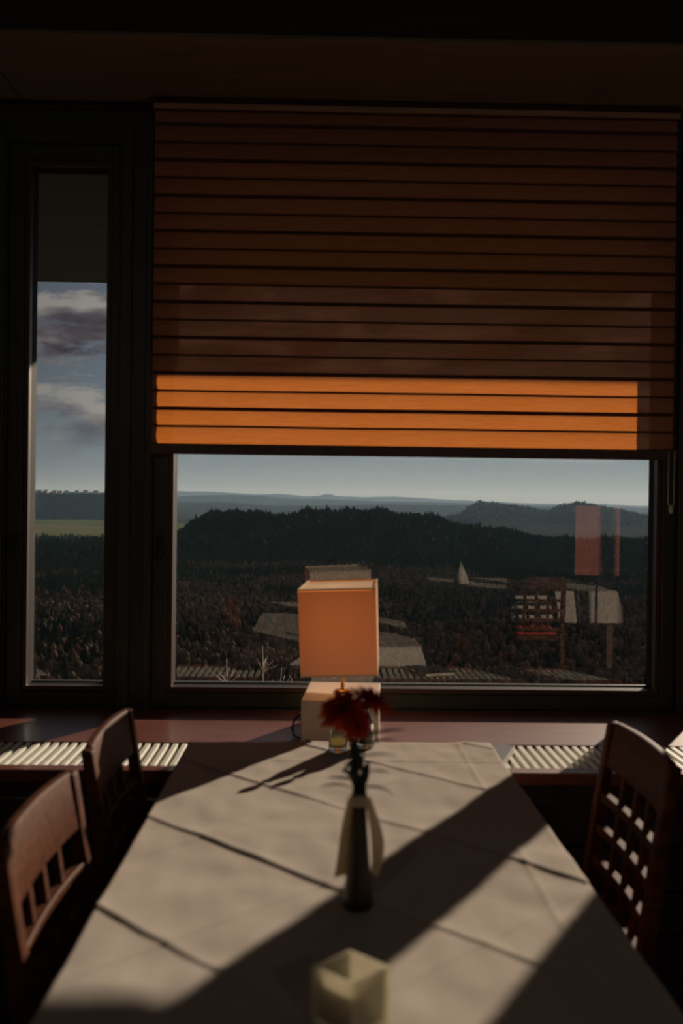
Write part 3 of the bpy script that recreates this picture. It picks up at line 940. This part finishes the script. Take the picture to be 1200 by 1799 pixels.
def height(x, y):
    z = -4.5 + (GZ + 4.5) * sstep(8, 430, y)
    z = z + 10 * (vnoise(x / 180 + 7, y / 180) - .5) * sstep(300, 600, y) + 5 * (vnoise(x / 60, y / 60 + 9) - .5) * sstep(300, 600, y)
    z = z + (-10) * np.exp(-((y - 1500) / 300) ** 2) * 0
    # wooded ridge
    c = 2450 + 60 * np.sin(x / 210)
    wn = np.where(y < c, 330.0, 420.0)
    k = np.exp(-(np.abs(y - c) / wn) ** 2.2)
    rz = prof_i(RIDGE, x * 2450 / np.maximum(y, 800)) + 12 * (vnoise(x / 38 + 3, y / 120) - .5)
    z = z + (rz - GZ) * k
    # twin hills
    k = np.exp(-(np.abs(y - 5500) / 600) ** 2.2)
    z = z + (prof_i(HILLS, x * 5500 / np.maximum(y, 3000)) - GZ) * k
    # mesa with its farmland apron
    z = z + 32 * sstep(3200, 5000, y) * sstep(-300, -900, x)
    k = sstep(5150, 5450, y) * (1 - sstep(6200, 6900, y))
    z = z + np.maximum(0, prof_i(MESA, x) - GZ - 32) * k
    for yy, pf, wd in ((9000, R1, 900), (13000, R2, 1400), (20000, R3, 2400)):
        k = np.exp(-((y - yy) / wd) ** 2)
        z = z + (prof_i(pf, x) - GZ + 40 * (vnoise(x / 700 + yy, y / 1500) - .5)) * k
    return z

ys = [6.0]
while ys[-1] < 26000:
    ys.append(ys[-1] + max(2.0, ys[-1] * .0125))
ys = np.array(ys); nu = 260
U = np.linspace(-.75, .75, nu)
YY, UU = np.meshgrid(ys, U, indexing='ij')
XX = UU * (YY + 30)
ZZ = height(XX, YY)
co = np.stack([XX, YY, ZZ], -1).reshape(-1, 3)
a, b_ = len(ys), nu
idx = np.arange(a * b_).reshape(a, b_)
quads = np.stack([idx[:-1, :-1], idx[:-1, 1:], idx[1:, 1:], idx[1:, :-1]], -1).reshape(-1, 4)
def np_mesh(name, co, faces, mat, nper, smooth=False, tint=None):
    me = bpy.data.meshes.new(name)
    me.vertices.add(len(co)); me.vertices.foreach_set('co', co.astype(np.float32).ravel())
    me.loops.add(faces.size); me.loops.foreach_set('vertex_index', faces.astype(np.int32).ravel())
    me.polygons.add(len(faces))
    me.polygons.foreach_set('loop_start', np.arange(0, faces.size, nper, dtype=np.int32))
    me.polygons.foreach_set('loop_total', np.full(len(faces), nper, dtype=np.int32))
    me.polygons.foreach_set('use_smooth', np.full(len(faces), smooth))
    if tint is not None:
        at = me.attributes.new('tint', 'FLOAT', 'POINT'); at.data.foreach_set('value', tint.astype(np.float32))
    me.update(calc_edges=True); me.validate()
    me.materials.append(mat)
    o = bpy.data.objects.new(name, me); COL.objects.link(o)
    return o
struct(np_mesh('ground', co, quads, M['ground'], 4, True))
# farmland: the open fields between the wood and the mesa, laid on the ground
fy = np.linspace(3250, 5200, 60); fu = np.linspace(-.55, -.10, 60)
FY, FU = np.meshgrid(fy, fu, indexing='ij'); FX = FU * FY
FZ = height(FX, FY) + 1.5
fco = np.stack([FX, FY, FZ], -1).reshape(-1, 3); fi = np.arange(3600).reshape(60, 60)
fq = np.stack([fi[:-1, :-1], fi[:-1, 1:], fi[1:, 1:], fi[1:, :-1]], -1).reshape(-1, 4)
struct(np_mesh('field', fco, fq, M['field'], 4, True))

# tree shapes -------------------------------------------------------
def conifer_shape(n, tiers, rg, h=18.0, r=4.0):
    vs = []; fs = []
    vs.append((0, 0, h)); 
    for t in range(tiers):
        z0 = h * (.12 + .80 * (1 - (t + 1) / tiers) * 1.0)
        zt = min(h, z0 + h * 1.15 / tiers * 1.35)
        rr = r * (.25 + .75 * (t + 1) / tiers)
        o = len(vs)
        vs.append((rg.normal(0, .1), rg.normal(0, .1), zt))
        for k in range(n):
            a = 2 * np.pi * k / n + rg.uniform(-.2, .2)
            q = rr * rg.uniform(.65, 1.2)
            vs.append((q * np.cos(a), q * np.sin(a), z0 + rg.uniform(-.6, .6)))
        for k in range(n):
            fs.append((o, o + 1 + k, o + 1 + (k + 1) % n))
        o2 = len(vs); vs.append((0, 0, z0 + .8))
        for k in range(n):
            fs.append((o2, o + 1 + (k + 1) % n, o + 1 + k))
    vs = vs[1:]; fs = [tuple(i - 1 for i in f) for f in fs]
    return np.array(vs, float), np.array(fs)
def broad_shape(sub, rg, h=14.0, r=4.3):
    bm = bmesh.new(); bmesh.ops.create_icosphere(bm, subdivisions=sub, radius=1)
    vs = np.array([v.co[:] for v in bm.verts]); fs = np.array([[v.index for v in f.verts] for f in bm.faces]); bm.free()
    k = rg.uniform(.70, 1.18, len(vs))
    vs = vs * k[:, None] * np.array([r, r, h * .42]); vs[:, 2] += h * .58
    return vs, fs
rt = np.random.default_rng(9)
shp_far = [conifer_shape(6, 3, rt), conifer_shape(6, 3, rt), broad_shape(1, rt), broad_shape(1, rt), broad_shape(1, rt)]
def scatter(n, y0, y1, umax, fn=None):
    """random points, even per area, in the wedge |x| < umax*y"""
    out = []
    y = np.sqrt(rg.uniform(y0 ** 2, y1 ** 2, n)); x = rg.uniform(-umax, umax, n) * y
    return x, y
x1, y1 = scatter(52000, 320, 2150, .54)
x2, y2 = scatter(32000, 2150, 2720, .52)
conif2 = np.ones(len(x2)) * .82
x3, y3 = scatter(9000, 4900, 5650, .40); kz = prof_i(HILLS, x3 * 5500 / y3) > -112; x3, y3 = x3[kz], y3[kz]
x4, y4 = scatter(7500, 5120, 5800, .45); kz = (x4 < -900) & (height(x4, y4) > -86); x4, y4 = x4[kz], y4[kz]
HOUSE_X = (-1545, -1505, -1462, -1430, -1395, -1340, -1290, -1235)
clear = np.ones(len(x4), bool)
for hx in HOUSE_X: clear &= ~((np.abs(x4 - hx) < 24) & (np.abs(y4 - 5480) < 26))
x4, y4 = x4[clear], y4[clear]
x5 = rg.uniform(-2400, -800, 1500); y5 = 5130 + rg.normal(0, 22, 1500)      # belt of trees at the foot of the mesa
x6 = rg.uniform(-2000, -500, 350); y6 = 3330 + rg.normal(0, 8, 350)
x7, y7 = scatter(2500, 2720, 3250, .44)
TX = np.concatenate([x1, x2, x3, x4, x5, x6, x7]); TY = np.concatenate([y1, y2, y3, y4, y5, y6, y7])
# conifer share varies in patches; the ridge is mostly conifer
share = vnoise(TX / 170 + 31, TY / 170 + 5) * .9 + .1 * rg.random(len(TX))
share = np.where(TY > 1900, .95, share + .12 * sstep(1000, 1900, TY))
isC = rg.random(len(TX)) < np.clip((share - np.where(TY > 1900, .3, .42)) * 2.4, .05, .97)
sc_ = rg.uniform(.65, 1.2, len(TX)) * np.where(TY > 4800, .8, np.where(TY > 2200, .90, .70)) * np.where((rg.random(len(TX)) < .06) & (TY > 2200), 1.30, 1.0) * np.where(TY > 2100, .72 + .65 * vnoise(TX / 34 + 2, TY / 60), 1.0)
TZZ = height(TX, TY) - .8
ang = rg.uniform(0, 2 * np.pi, len(TX))
tint = np.where(isC, rg.uniform(0, .42, len(TX)), rg.uniform(.42, 1.0, len(TX)) * .8 + .2 * vnoise(TX / 90, TY / 90))
# the 300 nearest in the view are trees of their own
vis = (TY > 575) & (np.abs(TX / TY + .0) < .37)
order = np.argsort(np.where(vis, TY, 1e9))[:300]
solo = np.zeros(len(TX), bool); solo[order] = True
near_c = [conifer_shape(11, 7, rt) for _ in range(3)]
near_b = [broad_shape(3, rt) for _ in range(4)]
def mk_tree(name, vs, fs, mat):
    return np_mesh(name, vs, fs, mat, 3)
proto = {}
def near_broad(vs0, seed):
    # billow the crown
    out = []
    for p in vs0:
        v = Vector(p); out.append(v)
    return vs0
for i, (vs, fs) in enumerate(near_c): proto[('c', i)] = bpy.data.meshes.new('conifer_tree')
def fill(me, vs, fs, mat):
    me.from_pydata([tuple(v) for v in vs], [], [tuple(int(i) for i in f) for f in fs]); me.materials.append(mat); me.update()
def with_trunk(vs, fs, h, r):
    o = len(vs); k = 6
    ring = [(r * math.cos(2 * math.pi * i / k), r * math.sin(2 * math.pi * i / k)) for i in range(k)]
    v2 = np.array([(a, b, 0) for a, b in ring] + [(a * .5, b * .5, h) for a, b in ring])
    f2 = []
    for i in range(k):
        j = (i + 1) % k
        f2 += [(o + i, o + j, o + k + j), (o + i, o + k + j, o + k + i)]
    return np.vstack([vs, v2]), np.vstack([fs, np.array(f2)])
for i, (vs, fs) in enumerate(near_c):
    fill(proto[('c', i)], *with_trunk(vs, fs, 8, .25), M['conifer'])
for i, (vs, fs) in enumerate(near_b):
    # lumpy crown
    u = np.array([mnoise.noise(Vector(p) * .55 + Vector((i * 9, 0, 0))) for p in vs])
    cz = np.array([0, 0, 14 * .58]); vs = cz + (vs - cz) * (.95 + .45 * u)[:, None]
    me = bpy.data.meshes.new('broadleaf_tree'); fill(me, *with_trunk(vs, fs, 8, .3), M['broad']); proto[('b', i)] = me
for q in order:
    c = bool(isC[q])
    me = proto[('c', int(rg.integers(3)))] if c else proto[('b', int(rg.integers(4)))]
    o = bpy.data.objects.new('conifer_tree' if c else 'broadleaf_tree', me)
    COL.objects.link(o)
    o.location = (TX[q], TY[q], TZZ[q]); o.rotation_euler.z = ang[q]; s_ = float(sc_[q]); o.scale = (s_, s_, s_)
    if c: tag(o, 'dark green conifer among the nearest trees of the valley wood, low behind the glass', 'tree', 'nearest conifers of the valley wood')
    else: tag(o, 'brown leafless tree crown among the nearest trees of the valley wood, low behind the glass', 'tree', 'nearest leafless trees of the valley wood')
# all the others: one object
cos_, fcs, tns = [], [], []
off = 0
rest = np.where(~solo)[0]
kindpick = np.where(isC & ~((TY > 1900) & (rg.random(len(TX)) < .5)), rg.integers(0, 2, len(TX)), rg.integers(2, 5, len(TX)))
for s_i, (vs, fs) in enumerate(shp_far):
    ii = rest[kindpick[rest] == s_i]
    ca, sa = np.cos(ang[ii])[:, None], np.sin(ang[ii])[:, None]; k = sc_[ii][:, None]
    X = (vs[:, 0] * ca - vs[:, 1] * sa) * k + TX[ii][:, None]
    Y = (vs[:, 0] * sa + vs[:, 1] * ca) * k + TY[ii][:, None]
    Z = vs[:, 2] * k * (.8 + .4 * rg.random(len(ii)))[:, None] + TZZ[ii][:, None]
    n_ = len(vs)
    cos_.append(np.stack([X, Y, Z], -1).reshape(-1, 3))
    fcs.append((fs[None] + (np.arange(len(ii)) * n_)[:, None, None]).reshape(-1, 3) + off)
    tns.append(np.repeat(tint[ii], n_))
    off += len(ii) * n_
fo = np_mesh('forest', np.concatenate(cos_), np.concatenate(fcs), M['forest'], 3, False, np.concatenate(tns))
tag(fo, 'dark mixed forest covering the valley, the wooded ridge and the hills beyond', 'forest', kind='stuff')

M['plaster'] = plain('pale_plaster', (.62, .58, .52), .9, noise=.05)
M['rooftile'] = plain('grey_brown_roof', (.16, .12, .10), .9, noise=.2)
rh = random.Random(8)
def house(x, y, z, wd, dp, h, rz, label, group):
    t = empty('house', (x, y, z), rz); tag(t, label, 'house', group)
    MB().box(-wd, wd, -dp, dp, -3, h).build('wall', M['plaster'], t)
    MB().add([(-wd - .5, -dp - .5, h), (wd + .5, -dp - .5, h), (wd + .5, dp + .5, h), (-wd - .5, dp + .5, h), (-wd - .5, 0, h + dp * .8), (wd + .5, 0, h + dp * .8)],
             [(0, 1, 5, 4), (2, 3, 4, 5), (0, 4, 3), (1, 2, 5), (0, 3, 2, 1)]).build('roof', M['rooftile'], t)
for hx in HOUSE_X:
    hy = 5480 + rh.uniform(-10, 10)
    house(hx, hy, float(height(np.array([hx * 1.0]), np.array([hy]))[0]) + 9, rh.uniform(8, 15), 6, rh.uniform(7, 12), rh.uniform(-.4, .4),
          'tiny pale house on the crest of the far flat-topped hill in the left pane', 'houses on the far flat-topped hill')
house(-835, 3210, GZ + 1, 16, 7, 6, .1, 'pale farm building at the near edge of the green field in the left pane', None)
# bare sapling tops just outside the big window
rs = random.Random(21)
def sapling(x, y, z0, ztop, lean, n_tw, label):
    t = empty('birch_sapling', (x, y, z0))
    tag(t, label, 'sapling', 'leafless saplings below the window')
    H_ = ztop - z0
    pts = []
    for i in range(16):
        u = i / 15
        pts.append((lean * H_ * u + .05 * math.sin(u * 7 + x), .03 * math.sin(u * 5), H_ * u))
    MB().tube(pts, [.026 * (1 - .78 * i / 15) for i in range(16)], 6).build('stem', M['twig'], t)
    tw = MB(); bd = MB()
    for k in range(n_tw):
        u = rs.uniform(.80, 1.0); i = int(u * 15); p = Vector(pts[i])
        a = rs.uniform(0, 6.28); L = rs.uniform(.08, .30)
        d = Vector((math.cos(a) * .6, math.sin(a) * .6, rs.uniform(.3, 1.0))).normalized()
        q = [p, p + d * L * .5 + Vector((0, 0, .01)), p + d * L]
        tw.tube(q, [.005, .0035, .002], 4)
        for r_ in range(3):
            c = p + d * L * rs.uniform(.5, 1.0) + Vector((rs.uniform(-.02, .02), rs.uniform(-.02, .02), rs.uniform(-.01, .02)))
            s_ = rs.uniform(.004, .009)
            bd.add([c + Vector(v) * s_ for v in ((1, 0, 0), (0, 1, 0), (-1, 0, 0), (0, -1, 0), (0, 0, 1.5), (0, 0, -1.5))],
                   [(0, 1, 4), (1, 2, 4), (2, 3, 4), (3, 0, 4), (1, 0, 5), (2, 1, 5), (3, 2, 5), (0, 3, 5)])
    tw.build('twigs', M['twig'], t); bd.build('buds', M['bud'], t)
sapling(-.22, 12.0, -5.2, -.28, -.100, 26, 'leafless pale sapling with the tallest curved stem, left of the lamp shade')
sapling(-.60, 12.0, -5.2, -.44, -.110, 30, 'leafless sapling leaning left, leftmost of those behind the lower glass')
sapling(-.32, 11.6, -5.2, -.48, -.030, 24, 'leafless sapling standing second from the lamp shade')
sapling(-.16, 11.4, -5.2, -.56, -.040, 20, 'short leafless sapling closest to the lamp shade')
sapling(-.62, 11.2, -5.0, -.62, -.060, 26, 'short leafless sapling with reddish buds at the lower left of the glass')

# haze over the far country, and a thinner one over the near valley
def haze(name, y0, y1, z1, dens, colr, label):
    hz = MB().box(-16000, 16000, y0, y1, -260, z1).build(name, None)
    m, nt, out = newmat(name)
    vsn = nd(nt, 'ShaderNodeVolumeScatter', Density=dens, Anisotropy=.2); vsn.inputs['Color'].default_value = (*colr, 1)
    nt.links.new(vsn.outputs[0], out.inputs['Volume'])
    hz.data.materials.append(m)
    tag(hz, label, 'haze', kind='stuff')
haze('far_haze', 2950, 27000, 420, 4.6e-5, (.36, .56, .80), 'blue-grey haze over the far hills and farmland')
haze('valley_haze', 60, 2940, 40, 0.95e-5, (.42, .78, 1.0), 'thin bluish haze over the near wooded valley')
